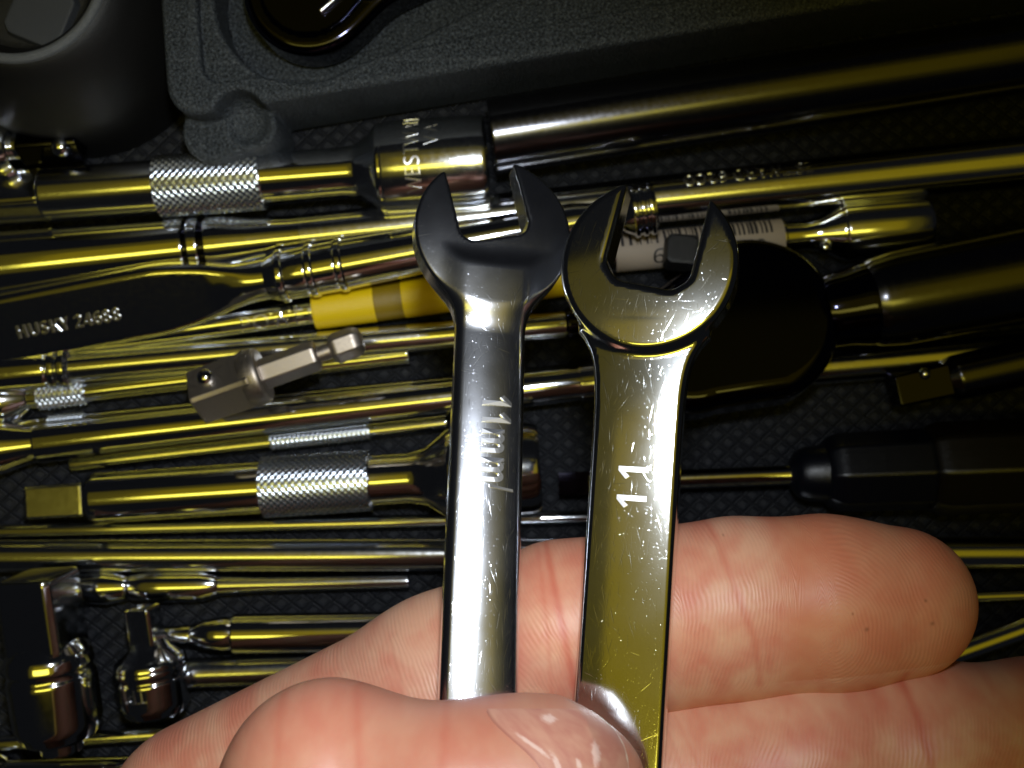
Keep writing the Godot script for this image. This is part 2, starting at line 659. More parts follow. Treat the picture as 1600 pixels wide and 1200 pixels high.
func tray() -> void:
	var h := 30.0
	var c1 := mmp(238, -160, h)
	var c2 := mmp(262, 185, h)
	var f1 := mmp(262, 185, h)
	var f2 := mmp(1400, -5, h)
	var i1 := mmp(296, -160, h)
	var i2 := mmp(316, 132, h)
	var j1 := mmp(316, 132, h)
	var j2 := mmp(1400, -62, h)
	var hole := mmp(372, 178, h)
	var pa := mmp(470, -15, h)
	var pb := mmp(760, -120, h)
	var foot := mmp(330, 205, 22.0)
	var foot2 := mmp(395, 195, 22.0)
	var f := func(p: Vector3) -> float:
		var q := Vector2(p.x, p.z)
		var outer := smax(side_of(q, c1, c2), side_of(q, f1, f2), 8.0)
		var d := extrude(outer, absf(p.y - h * 0.5 - 1.0) - h * 0.5 + 1.0, 1.6)
		var flange := extrude(capsule2(q, foot, foot2, 6.5, 5.0), absf(p.y - 11.0) - 11.0, 1.2)
		d = smin(d, flange, 1.0)
		var inner := smax(side_of(q, i1, i2), side_of(q, j1, j2), 5.0)
		d = smax(d, -maxf(inner, h - 2.6 - p.y), 1.2)
		d = smax(d, -(Vector2(q.distance_to(hole), maxf(0.0, 24.0 - p.y)).length() - 5.2), 1.2)
		d = smax(d, -maxf(capsule2(q, pa, pb, 19.0, 14.0), 16.0 - p.y), 2.0)
		return d
	var at := P(430, 60, 0)
	var o := thing("tool_tray", "grey-black grained plastic tool tray with a rounded corner, behind the chrome bars", "tray", Transform3D(Basis(), at))
	part("tray_body", nets(f, Vector3(-88, 0.5, -110), Vector3(120, 33, -48), 0.9, null, at * 1000.0), M.case, o)
	# ratchet lying in the pocket
	var ra := mmp(478, -22, 30.0)
	var rb := mmp(760, -125, 30.0)
	var g := func(p: Vector3) -> float:
		var q := Vector2(p.x, p.z)
		var d2 := smin(q.distance_to(ra) - 13.6, capsule2(q, ra, rb, 10.0, 6.0), 6.0)
		return smax(extrude(d2, absf(p.y - 23.0) - 6.0 + 0.004 * d2 * d2, 2.2), -extrude(d2 + 4.0, absf(p.y - 30.0) - 1.4, 0.5), 0.6)
	var at2 := P(478, -22, 17)
	var r := thing("ratchet", "chrome ratchet head lying in the oval pocket of the plastic tray", "ratchet", Transform3D(Basis(), at2))
	part("head", nets(g, Vector3(-66, 15, -112), Vector3(-8, 32, -62), 0.6, null, at2 * 1000.0), M.dark_chrome, r)
	var lever := lathe([Vector2(0, 0), Vector2(0, 3.5), Vector2(2.2, 3.2), Vector2(2.6, 0)], 40, 0.4)
	part("reverse_lever", lever, M.chrome, r, Transform3D(Basis(Vector3(0, 1, 0), Vector3(0, 0, 1), Vector3(1, 0, 0)), P(575, -20, 28.0) - at2))
	var lev2 := lathe([Vector2(0, 0), Vector2(0, 0.8), Vector2(9, 0.8), Vector2(9, 0)], 20, 0.3)
	part("lever_arm", lev2, M.chrome, r, Transform3D(Basis(Vector3.UP, 0.7), P(500, 18, 29.0) - at2))
	# black cap at the corner: a cup standing on the liner, mouth up
	var at3 := P(20, -50, 38) * Vector3(1, 0, 1)
	var cap := thing("plastic_cap", "round black plastic cup with a raised ring and grey inset, beside the tray corner", "cap", Transform3D(Basis(Vector3(0, 1, 0), Vector3(0, 0, 1), Vector3(1, 0, 0)), at3))
	part("cup", lathe([Vector2(0, 0), Vector2(0, 31), Vector2(22, 29), Vector2(34, 23), Vector2(37, 20.5), Vector2(38.5, 18.3), Vector2(37, 16), Vector2(33, 15), Vector2(33, 0)], 96, 1.2), M.black, cap)
	part("ring", lathe([Vector2(36.5, 17.2), Vector2(38.6, 17.4), Vector2(39.2, 18.3), Vector2(38.6, 19.2), Vector2(36.5, 19.6)], 96, 0.3), M.ring_grey, cap)
	part("inset", lathe([Vector2(32.5, 0), Vector2(32.5, 6.5), Vector2(35, 6), Vector2(35, 0)], 48, 0.4, 4, 1.25, 0.4), M.grey, cap, Transform3D(Basis(), Vector3(0, 0.008, 0.004)))

# ------------------------------------------------------------------ tools on the left and in the middle
func tools_left() -> void:
	# square drive at the left edge
	var t := lay(-60, 236, 12, 132, 222, 12)
	var o := thing("drive_bar", "short chrome square drive with a detent ball at the left edge under the black cup", "socket drive", t.xf)
	turned("collar", t, [[-60, 60], [-30, 84], [8, 88], [22, 70]], M.chrome, o)
	turned("neck", t, [[20, 44], [36, 44]], M.chrome, o)
	squared("square_drive", t, [[34, 50], [128, 48]], M.dark_chrome, o, 4, 0.2)
	ball("detent_ball", 2.3, M.chrome, o, Vector3(t.at(104), 3.1, 1.6))
	# knurled extension with the engraved socket end
	t = lay(-60, 315, 9.5, 765, 253, 11.5)
	o = thing("extension_bar", "knurled chrome extension bar ending in the wide engraved socket below the tray", "extension bar", t.xf)
	squared("square_drive", t, [[-60, 66], [74, 66]], M.chrome, o, 4, 0.3)
	turned("shaft", t, [[66, 60], [74, 84], [252, 84]], M.chrome_worn, o)
	part("knurled_grip", knurl(t.at(252), t.at(414), 46 * t.mm, 1.55), M.knurl, o)
	turned("grip_core", t, [[250, 88], [416, 88]], M.chrome_worn, o)
	turned("neck", t, [[412, 82], [538, 78], [560, 84], [582, 112], [596, 142], [606, 143]], M.chrome, o)
	turned("socket_end", t, [[600, 142], [606, 146], [740, 146], [762, 142]], M.chrome_worn, o, 96, 0.7)
	var rr: float = 73 * t.mm
	part("engraved_word", lettering("WESTWARD", 3.2, 1.0, 0.06, false, around_bar(rr, t.at(652), 0.35)), M.mark, o)
	part("engraved_letters", lettering("V A", 3.0, 1.0, 0.06, false, around_bar(rr, t.at(682), 0.55)), M.mark, o)
	# wide tube to the right of the socket
	t = lay(768, 214, 15, 1720, 66, 15)
	o = thing("steel_tube", "thick dark chrome tube running from the engraved socket to the upper right", "tube", t.xf)
	turned("tube", t, [[768, 116], [1720, 122]], M.dim, o, 60)
	# long breaker bar with the stamped word
	t = lay(-60, 425, 8, 1700, 242, 8)
	o = thing("breaker_bar", "long chrome breaker bar with upside-down stamped letters, passing behind both spanner heads", "breaker bar", t.xf)
	turned("shaft", t, [[-60, 116], [296, 96]], M.chrome, o)
	turned("groove", t, [[290, 86], [334, 84]], M.dark_chrome, o)
	turned("ring", t, [[302, 95], [319, 93]], M.chrome, o)
	turned("collar", t, [[328, 92], [350, 90], [400, 76], [460, 68], [480, 68]], M.chrome, o, 0.0, 0.3)
	turned("long_shaft", t, [[470, 68], [900, 72], [1700, 86]], M.chrome_worn, o)
	part("stamped_word", lettering("WESTWARD 62CO", 3.4, 0.86, 0.16, true, along(5.6, t.at(1178), 0.62, true)), M.mark, o)
	# flat-handled ratchet shaft with rings
	t = lay(-80, 528, 9, 1024, 324, 17)
	t.xf.basis = t.xf.basis.rotated(t.xf.basis.x, 0.33)
	o = thing("flat_ratchet", "dark flat-handled ratchet stamped HUSKY 24688, its ringed shaft under the spanner heads", "ratchet", t.xf)
	var hw := func(x: float) -> float:
		var s := clampf((x - t.at(250)) / (t.at(425) - t.at(250)), 0, 1)
		return lerpf(8.1, 4.6, s * s * (3 - 2 * s))
	var pad := func(p: Vector3) -> float:
		var s := smoothstep(t.at(330), t.at(432), p.x)
		var up := lerpf(3.4, 4.6, s)
		var half: float = hw.call(p.x)
		var flat := box2(Vector2(p.z, p.y), Vector2(half, up), 2.0)
		var round_ := Vector2(p.z, p.y).length() - 4.6
		return maxf(lerpf(flat, round_, s), maxf(-p.x, p.x - t.at(436)))
	part("handle", nets(pad, Vector3(-1, -6, -10), Vector3(t.at(440), 6, 10), 0.6), M.chrome, o)
	var face := func(x: float, y: float, z: float) -> Vector3: return Vector3(t.at(118) + x, 3.4 + z, 1.0 - y)
	part("stamped_word", lettering("HUSKY 24688", 2.9, 0.97, 0.35, true, face), M.mark, o)
	turned("shaft", t, [[425, 62], [444, 76], [490, 78], [496, 72], [502, 78], [536, 78], [542, 72], [548, 78], [582, 76], [900, 60], [930, 50], [975, 52]], M.chrome, o, 0.0, 0.25)
	for px in [452, 498, 543]:
		turned("ring", t, [[px - 7, 78], [px - 4, 84], [px + 4, 84], [px + 7, 78]], M.chrome, o, 0.0, 0.2)
	turned("collar", t, [[972, 56], [984, 70], [990, 76], [1024, 76]], M.chrome, o, 40)
	for px in [992, 1004, 1016]:
		turned("collar_ring", t, [[px - 5, 74], [px - 3, 82], [px + 3, 82], [px + 5, 74]], M.chrome, o, 0.0, 0.2)
	# tool with the yellow sleeve
	t = lay(60, 546, 5, 900, 430, 6)
	o = thing("yellow_tool", "slim tool with a yellow sleeve and black band, engraved POWER on its chrome half", "hand tool", t.xf)
	turned("shaft", t, [[60, 46], [494, 46]], M.chrome, o)
	turned("sleeve", t, [[492, 58], [588, 60]], M.yellow, o)
	turned("band", t, [[586, 59], [632, 59]], M.olive, o)
	turned("sleeve", t, [[630, 60], [900, 60]], M.yellow, o)
	part("engraved_word", lettering("POWER", 3.3, 1.25, 0.10, false, along(23 * t.mm, t.at(440), -0.35)), M.mark, o)
	# bar with ringed collar
	t = lay(-60, 590, 7, 914, 504, 6)
	o = thing("collared_bar", "chrome bar with a bright ringed collar at left, reaching between the two spanners", "extension bar", t.xf)
	turned("socket_end", t, [[-60, 66], [0, 66], [76, 62], [84, 50]], M.chrome, o)
	for px in [88, 104]:
		turned("ring", t, [[px - 10, 48], [px - 5, 68], [px + 5, 68], [px + 10, 48]], M.chrome, o, 0.0, 0.3)
	turned("shaft", t, [[80, 48], [886, 44]], M.chrome_worn, o)
	turned("end_cap", t, [[878, 34], [886, 50], [905, 50], [914, 30]], M.dark_chrome, o)
	# slim knurled rod under it
	t = lay(-50, 634, 4, 640, 553, 4)
	o = thing("knurled_rod", "thin chrome rod with a short knurled band, just above the bare strip of liner", "rod", t.xf)
	turned("collar", t, [[-50, 70], [14, 76], [30, 60], [48, 36]], M.chrome, o)
	turned("shaft", t, [[40, 34], [640, 32]], M.chrome, o)
	part("knurled_grip", knurl(t.at(62), t.at(136), 18.5 * t.mm, 1.2, 0.35), M.knurl, o)
	# thin rod above the long bar
	t = lay(-40, 673, 3, 930, 574, 3)
	o = thing("thin_rod", "very thin chrome rod lying along the upper side of the bright long bar", "rod", t.xf)
	turned("shaft", t, [[-40, 22], [930, 20]], M.chrome, o)
	part("knurled_grip", knurl(t.at(78), t.at(136), 12 * t.mm, 1.0, 0.3), M.knurl, o)
	# long bright bar
	t = lay(-60, 706, 7.5, 942, 594, 7.5)
	o = thing("long_bar", "long bright chrome bar with a round collar at left, right below the hex bit adapter", "extension bar", t.xf)
	turned("collar", t, [[-60, 84], [-8, 86], [12, 78], [44, 60], [80, 50]], M.chrome, o, 0.0, 0.6)
	turned("shaft", t, [[60, 62], [942, 56]], M.chrome, o)
	turned("end_ring", t, [[905, 60], [942, 60]], M.chrome_worn, o, 40)
	# thin rod with knurled band below
	t = lay(110, 726, 3, 700, 660, 3)
	o = thing("thin_rod", "thin chrome rod with a knurled band, between the long bar and the thick knurled extension", "rod", t.xf)
	turned("shaft", t, [[110, 24], [700, 24]], M.chrome, o)
	part("knurled_grip", knurl(t.at(424), t.at(578), 13 * t.mm, 1.1, 0.3), M.knurl, o)
	# second knurled extension
	t = lay(48, 785, 9, 844, 733, 10)
	o = thing("extension_bar", "knurled chrome extension bar with square end, its flared socket behind the left spanner shank", "extension bar", t.xf)
	squared("square_drive", t, [[48, 50], [138, 52]], M.chrome_worn, o, 4, 0.75)
	turned("groove", t, [[130, 44], [150, 44]], M.dark_chrome, o)
	turned("shaft", t, [[142, 70], [150, 78], [414, 80]], M.chrome, o)
	part("knurled_grip", knurl(t.at(413), t.at(580), 45 * t.mm, 1.5), M.knurl, o)
	turned("grip_core", t, [[411, 86], [582, 86]], M.chrome_worn, o)
	turned("neck", t, [[578, 78], [640, 78], [668, 92], [690, 124], [704, 144], [716, 146]], M.chrome, o)
	turned("socket_end", t, [[710, 146], [828, 146], [844, 140]], M.chrome, o, 98, 0.7)
	# thin rods and the gold-lit bar
	t = lay(-60, 832, 3, 925, 808, 3)
	o = thing("thin_rod", "thin chrome rod lying along the lower side of the thick knurled extension", "rod", t.xf)
	turned("shaft", t, [[-60, 24], [925, 22]], M.chrome, o)
	turned("tip", t, [[918, 14], [935, 10]], M.chrome, o)
	t = lay(-80, 869, 6.5, 1720, 863, 6.5)
	o = thing("straight_bar", "straight level chrome bar passing under the hand from the left edge to the fingertip", "bar", t.xf)
	turned("shaft", t, [[-80, 50], [1720, 50]], M.chrome_worn, o)
	# flex joint piece
	t = lay(100, 918, 5, 640, 908, 4)
	o = thing("flex_handle", "dark chrome flex handle with a bulged end, beneath the straight level bar", "handle", t.xf)
	turned("joint", t, [[100, 24], [122, 48], [168, 56], [205, 40]], M.chrome, o, 0.0, 0.8)
	turned("yoke", t, [[200, 40], [235, 52], [318, 50], [345, 34]], M.chrome, o, 0.0, 0.8)
	turned("shaft", t, [[330, 34], [420, 26], [640, 24]], M.chrome_worn, o)
	# stepped bar under the fingers
	t = lay(255, 992, 7, 760, 984, 7)
	o = thing("stepped_bar", "short chrome bar with a stepped shoulder, beside the small socket adapter", "extension bar", t.xf)
	turned("tip", t, [[255, 26], [300, 30]], M.chrome, o)
	turned("shoulder", t, [[296, 30], [322, 46], [352, 54], [372, 46]], M.chrome, o, 0.0, 0.8)
	turned("shaft", t, [[365, 62], [760, 62]], M.chrome, o)
	t = lay(285, 1052, 6, 760, 1036, 6)
	o = thing("silver_bar", "plain chrome bar under the index finger, below the stepped bar", "bar", t.xf)
	turned("shaft", t, [[285, 46], [760, 46]], M.satin, o)
	t = lay(-60, 1166, 4, 420, 1136, 4)
	o = thing("thin_rod", "thin bright rod crossing the lower left corner beneath the socket adapters", "rod", t.xf)
	turned("shaft", t, [[-60, 24], [420, 22]], M.chrome, o)
	t = lay(-60, 1212, 7, 420, 1196, 7)
	o = thing("corner_bar", "chrome bar with a domed collar at the very lower left corner", "bar", t.xf)
	turned("collar", t, [[-60, 60], [0, 62], [14, 50]], M.chrome, o)
	turned("shaft", t, [[10, 44], [420, 44]], M.chrome, o)
	# hex bit adapter lying on top
	t = lay(306, 622, 22, 566, 530, 22)
	o = thing("bit_adapter", "matt grey steel adapter with square end and hex shank, lying on the bars", "bit adapter", t.xf)
	squared("square_drive", t, [[306, 66], [386, 68], [396, 74]], M.steel, o, 4, 0.12)
	turned("shoulder", t, [[382, 80], [394, 90], [408, 90], [413, 82]], M.steel, o)
	squared("hex_shank", t, [[404, 44], [494, 44], [498, 36]], M.steel, o, 6, 0.5)
	turned("neck", t, [[490, 26], [524, 26]], M.steel, o)
	squared("hex_tip", t, [[517, 34], [524, 44], [556, 44], [566, 32]], M.steel, o, 6, 0.5)
	ball("detent_ball", 2.0, M.chrome, o, Vector3(t.at(336), 3.6, -3.0))
	# two socket adapters
	t = lay(58, 898, 18.5, 98, 1172, 14, true)
	o = thing("socket_adapter", "large chrome socket adapter with a square drive, lying in the lower left corner", "socket adapter", t.xf)
	squared("square_drive", t, [[898, 92], [1014, 94]], M.chrome, o, 4, 1.0, 0.9)
	turned("body", t, [[1000, 100], [1018, 130], [1036, 136], [1040, 130], [1048, 130], [1052, 136], [1128, 134], [1150, 112]], M.chrome, o, 0.0, 0.7)
	turned("foot", t, [[1146, 70], [1172, 66]], M.chrome, o)
	t = lay(222, 948, 13, 246, 1112, 11, true)
	o = thing("socket_adapter", "small chrome socket adapter marked TPI with narrow square drive, next to the index finger", "socket adapter", t.xf)
	squared("square_drive", t, [[948, 42], [1006, 44]], M.chrome, o, 4, 1.0, 0.6)
	turned("cone", t, [[1000, 50], [1012, 66], [1028, 108], [1040, 112]], M.chrome, o, 0.0, 0.6)
	turned("body", t, [[1034, 108], [1040, 113], [1046, 113], [1049, 107], [1054, 107], [1057, 112], [1096, 108], [1112, 92]], M.chrome, o, 60, 0.5)
	part("engraved_mark", lettering("TPI", 3.0, 1.0, 0.12, false, around_bar(55 * t.mm, t.at(1068), -0.25, -1.0)), M.mark, o)

# ------------------------------------------------------------------ tools on the right
func tools_right() -> void:
	# socket with the price sticker
	var t := lay(880, 404, 6, 1448, 350, 6.5)
	var o := thing("sticker_bar", "chrome socket extension with a white barcode sticker round its shaft", "extension bar", t.xf)
	turned("shaft", t, [[880, 58], [1226, 58]], M.chrome, o)
	turned("neck", t, [[1220, 50], [1256, 44], [1282, 54], [1308, 82], [1318, 86]], M.chrome, o, 0.0, 0.5)
	turned("socket_end", t, [[1312, 86], [1318, 90], [1440, 90], [1448, 84]], M.chrome_worn, o, 56)
	ball("detent_ball", 1.6, M.chrome, o, Vector3(t.at(1281), 3.2, 3.4))
	var im := Image.create(512, 256, false, Image.FORMAT_RGB8)
	im.fill(Color(0.60, 0.55, 0.49))
	var x := 18
	while x < 470:
		var w := rng.randi_range(2, 9)
		if rng.randf() < 0.75:
			im.fill_rect(Rect2i(x, 24, w, 84), Color(0.13, 0.12, 0.12))
		x += w + rng.randi_range(3, 8)
	var st := StandardMaterial3D.new()
	st.resource_name = "barcode paper"
	st.albedo_texture = ImageTexture.create_from_image(im)
	st.roughness = 0.7
	var V := PackedVector3Array()
	var N := PackedVector3Array()
	var UV := PackedVector2Array()
	var I := PackedInt32Array()
	var r := 29.0 * t.mm + 0.12
	for i in 2:
		for j in 25:
			var th := lerpf(1.5, -1.5, j / 24.0)
			V.append(Vector3(t.at(960 if i == 0 else 1221), r * cos(th), -r * sin(th)) * 0.001)
			N.append(Vector3(0, cos(th), -sin(th)))
			UV.append(Vector2(i, j / 24.0))
	for j in 24:
		I.append_array(PackedInt32Array([j, j + 1, j + 25, j + 1, j + 26, j + 25]))
	var s := part("barcode_sticker", build(V, N, I, UV), st, o)
	for d in [["60", 1172], ["9", 1026]]:
		part("printed_number", lettering(d[0], 3.4, 1.2, 0.03, false, along(r, t.at(d[1]), -0.42, true)), M.ink, s)
	# big dark ratchet
	t = lay(1145, 515, 15, 1760, 398, 15)
	t.xf.basis = t.xf.basis.rotated(t.xf.basis.x, -0.24)
	var back := t.xf.affine_inverse()
	var pt := func(px: float, py: float) -> Vector2:
		var v: Vector3 = back * P(px, py, 16) * 1000.0
		return Vector2(v.x, v.z)
	var q1: Vector2 = pt.call(1172, 506)
	var q2: Vector2 = pt.call(1075, 548)
	o = thing("large_ratchet", "large dark polished ratchet with a pear-shaped head behind the right spanner", "ratchet", t.xf)
	var hd := func(p: Vector3) -> float:
		var q := Vector2(p.x, p.z)
		var d2 := capsule2(q, q1, q2, 18.9, 15.0)
		return extrude(d2, absf(p.y) - 7.2, 4.2)
	part("head", nets(hd, Vector3(-32, -8, -24), Vector3(24, 8, 28), 0.7), M.dark_chrome, o)
	var lv := lathe([Vector2(0, 0), Vector2(0, 4.0), Vector2(4.5, 3.4), Vector2(4.5, 0)], 64, 0.6, 4, 1.25, 0.5)
	var lp: Vector2 = pt.call(1064, 398)
	part("reverse_lever", lv, M.black, o, Transform3D(Basis(Vector3(0, 1, 0), Vector3(0, 0, 1), Vector3(1, 0, 0)), Vector3(lp.x, 5.0, lp.y) * 0.001))
	turned("neck", t, [[1280, 112], [1320, 118], [1365, 136]], M.dark_chrome, o, 0.0, 2.0)
	turned("grip", t, [[1350, 134], [1400, 148], [1760, 156]], M.dim, o, 0.0, 2.0)
	# bar under the handle
	t = lay(1240, 578, 5, 1700, 538, 5)
	o = thing("lower_bar", "chrome bar catching yellow light, just under the large dark ratchet handle", "bar", t.xf)
	turned("shaft", t, [[1240, 52], [1700, 60]], M.chrome_worn, o)
	# square drive end at right
	t = lay(1395, 612, 9, 1740, 535, 9)
	o = thing("drive_bar", "dim chrome bar ending in a square drive with a pin hole, at the right edge", "socket drive", t.xf)
	squared("square_drive", t, [[1395, 50], [1480, 52]], M.dark_chrome, o, 4, 0.75)
	turned("shaft", t, [[1474, 50], [1490, 72], [1740, 76]], M.dim, o)
	ball("detent_ball", 1.3, M.chrome, o, Vector3(t.at(1440), 3.3, -2.6))
	# screwdriver
	t = lay(872, 756, 7, 1720, 722, 11)
	o = thing("screwdriver", "flat screwdriver with a chrome shaft and fluted navy and amber handle, right of the spanners", "screwdriver", t.xf)
	turned("shaft", t, [[920, 30], [1252, 31]], M.chrome, o)
	var tip := BoxMesh.new()
	tip.size = Vector3(0.009, 0.0022, 0.0052)
	part("blade", tip, M.dark_chrome, o, Transform3D(Basis(), Vector3(t.at(904), 0, 0) * 0.001))
	turned("ferrule", t, [[1236, 34], [1246, 70], [1262, 84], [1300, 92]], M.navy, o, 0.0, 0.8)
	part("handle", lathe(prof(t, [[1290, 96], [1310, 116], [1452, 120]]), 96, 1.0, 8, 1.06), M.navy, o)
	part("handle_end", lathe(prof(t, [[1448, 124], [1470, 138], [1700, 138], [1720, 120]]), 96, 1.0, 8, 1.06), M.amber, o)
	# slanting rods at the lower right
	t = lay(1440, 1040, 6, 1700, 946, 6)
	o = thing("slanted_rod", "slanting chrome rod past the tip of the index finger", "rod", t.xf)
	turned("shaft", t, [[1440, 34], [1700, 34]], M.chrome, o)
	t = lay(1380, 938, 4, 1700, 926, 4)
	o = thing("thin_rod", "thin dark rod at the right edge, between the straight bar and slanting rod", "rod", t.xf)
	turned("shaft", t, [[1380, 18], [1700, 18]], M.chrome, o)

# ------------------------------------------------------------------ the two spanners
func spanner_frame(hx: float, hy: float, hd: float, ex: float, ey: float, ed: float, roll: float) -> Transform3D:
	var A := P(hx, hy, CAM * 1000 - hd)
	var B := P(ex, ey, CAM * 1000 - ed)
	var y := (A - B).normalized()
	var z := (Vector3.UP - y * y.dot(Vector3.UP)).normalized().rotated(y, roll)
	return Transform3D(Basis(y.cross(z), y, z), A)

func drape(f: Callable, cx: float, cy: float, turn: float) -> Callable:
	return func(x: float, y: float, z: float) -> Vector3:
		var q := Vector2(x, y).rotated(turn) + Vector2(cx, cy)
		var zz := 8.0
		for k in 14:
			zz -= f.call(Vector3(q.x, q.y, zz)) * 0.9
		return Vector3(q.x, q.y, zz + z)

func spanners() -> void:
	var c15 := Vector2.from_angle(deg_to_rad(14.5))
	var left := func(p: Vector3) -> float:
		var q := Vector2(p.x, p.y)
		var half := 5.65 + 0.004 * (-q.y - 40.0)
		var sh := box2(Vector2(p.x, p.z), Vector2(half, 2.95 - 0.028 * p.x * p.x), 1.2)
		sh = smax(sh, maxf(q.y + 7.0, -q.y - 122.0), 1.0)
		if q.y < -30.0:
			if q.y > -108.0:
				return sh
			return smin(sh, extrude(absf(Vector2(q.x, q.y + 128.0).length() - 8.4) - 3.0, absf(p.z) - 4.0, 0.8), 4.0)
		var s := Vector2(q.x * c15.x + q.y * c15.y, -q.x * c15.y + q.y * c15.x)      # jaw axes, turned 15 degrees
		var outline := smin(s.length() - 12.4, (s - Vector2(-0.2, 1.6)).length() - 12.2, 2.0)
		var slot := box2(s - Vector2(0.1, 19.2), Vector2(5.75, 20.0), 2.6)
		var d2 := smax(outline, -slot, 0.5)
		var head := extrude(d2, absf(p.z) - 3.5 + 0.006 * q.length_squared(), 0.55)
		return smin(head, sh, 5.0)
	var xf := spanner_frame(770, 376, 180, 746, 1100, 159.5, deg_to_rad(10.5))
	var o := thing("spanner", "polished open-end spanner marked 11mm with a domed shank, the left one held in the hand", "spanner", xf)
	part("spanner_body", nets(left, Vector3(-14, -142, -5), Vector3(14, 15.5, 5), 0.42), M.polished, o)
	part("size_mark", lettering("11mm", 4.6, 0.74, 0.40, true, drape(left, 0.9, -34.0, -PI / 2)), M.mark, o)
	part("tick_mark", lettering("/", 3.4, 1.0, 0.3, false, drape(left, 1.9, -41.6, -PI / 2 + 0.2)), M.mark, o)
	var c11 := Vector2.from_angle(deg_to_rad(-10.5))
	var right := func(p: Vector3) -> float:
		var q := Vector2(p.x, p.y)
		var half := 6.75 + 3.4 * exp(minf(0.0, q.y + 10.5) / 3.2)
		var sh := box2(Vector2(p.x, p.z), Vector2(half, 2.75 - 0.007 * p.x * p.x), 1.1) * 0.9
		sh = smax(sh, maxf(q.y + 9.0, -q.y - 122.0), 1.0)
		if q.y < -30.0:
			if q.y > -108.0:
				return sh
			return smin(sh, extrude(absf(Vector2(q.x, q.y + 128.0).length() - 8.6) - 3.2, absf(p.z) - 4.2, 0.8), 4.0)
		var s := Vector2(q.x * c11.x + q.y * c11.y, -q.x * c11.y + q.y * c11.x)
		var outline := smin(s.length() - 13.3, (s - Vector2(0.4, 1.0)).length() - 13.0, 2.0)
		var slot := box2(s - Vector2(0.4, 17.4), Vector2(6.55, 20.4), 0.8)
		slot = smax(slot, (absf(s.x - 0.4) - (s.y + 2.9)) * 0.72 - 3.2, 0.8)
		var d2 := smax(outline, -slot, 0.5)
		var head := extrude(d2, absf(p.z) - 4.2 + 0.003 * q.length_squared(), 1.3)
		return smin(head, sh, 1.3)
	xf = spanner_frame(1013, 424, 172, 967, 1150, 161, deg_to_rad(-14))
	o = thing("spanner", "polished open-end spanner stamped 11 with a flat shank, the right one held in the hand", "spanner", xf)
	part("spanner_body", nets(right, Vector3(-15, -143, -5.5), Vector3(15, 15.5, 5.5), 0.42), M.flat_polished, o)
	part("size_mark", lettering("1 1", 4.4, 0.86, 0.30, true, drape(right, 0.1, -33.8, PI / 2)), M.mark, o)

# ------------------------------------------------------------------ the hand
var bones := []      # [chain, a, ab, 1/len2, ra, rb - ra]
var chains := 0

func limb(list: Array) -> void:        # list of [px, py, depth mm, radius mm]
	for i in list.size() - 1:
		var u: Array = list[i]
		var v: Array = list[i + 1]
		var a := P(u[0], u[1], CAM * 1000 - u[2]) * 1000.0
		var b := P(v[0], v[1], CAM * 1000 - v[2]) * 1000.0
		bones.append([chains, a, b - a, 1.0 / (b - a).length_squared(), u[3], v[3] - u[3]])
	chains += 1

var near_bones := []
var shut := []            # chains left out while the other half of the hand is meshed

func pick_bones(p: Vector3, reach: float) -> void:       # only the bones that can matter within reach of p
	var ds := PackedFloat32Array()
	var best := 1e9
	for b in bones:
		var w: Vector3 = p - b[1]
		var t := clampf(w.dot(b[2]) * b[3], 0.0, 1.0)
		var d: float = (w - b[2] * t).length() - (b[4] + b[5] * t)
		ds.append(d)
		if not b[0] in shut:
			best = minf(best, d)
	near_bones.clear()
	for i in bones.size():
		if bones[i][0] in shut:
			continue
		if ds[i] < best + reach * 2.0 + 5.0:
			near_bones.append(bones[i])

func hand_field(p: Vector3) -> float:
	var total := 1e9
	var cur := 1e9
	var chain: int = near_bones[0][0]
	for b in near_bones:
		if b[0] != chain:
			total = smin(total, cur, 0.8)
			cur = 1e9
			chain = b[0]
		var w: Vector3 = p - b[1]
		var t := clampf(w.dot(b[2]) * b[3], 0.0, 1.0)
		cur = smin(cur, (w - b[2] * t).length() - (b[4] + b[5] * t), 5.0)
	return smin(total, cur, 0.8)

func hand_chain(p: Vector3) -> int:
	var best := 1e9
	var who := 0
	for b in near_bones:
		var w: Vector3 = p - b[1]
		var t := clampf(w.dot(b[2]) * b[3], 0.0, 1.0)
		var d: float = (w - b[2] * t).length() - (b[4] + b[5] * t)
		if d < best:
			best = d
			who = b[0]
	return who

func hand_uv(p: Vector3) -> Vector2:
	if hand_chain(p) == 0:                     # the thumb has its own part of the sheet
		var s := Vector2(800 + p.x / 137.0 * FOCAL, 600 + p.z / 137.0 * FOCAL)
		return Vector2((s.x - 250.0) * 1.28 / 2048.0, (680.0 + (clampf(s.y, 1040, 1300) - 1040.0) * 1.28) / 1024.0)
	var q := Vector2(800 + p.x / 168.0 * FOCAL, 600 + p.z / 168.0 * FOCAL)
	return Vector2((q.x - 100.0) * 1.28 / 2048.0, clampf((q.y - 780.0) * 1.28, 0.0, 666.0) / 1024.0)

func crease(q: Vector2, pts: Array, width: float) -> float:     # 0..1 on a line through photo points
	var best := 1e9
	for i in pts.size() - 1:
		var a: Vector2 = pts[i]
		var ab: Vector2 = pts[i + 1] - a
		var t := clampf((q - a).dot(ab) / ab.length_squared(), 0, 1)
		best = minf(best, q.distance_to(a + ab * t))
	return exp(-best * best / (width * width))

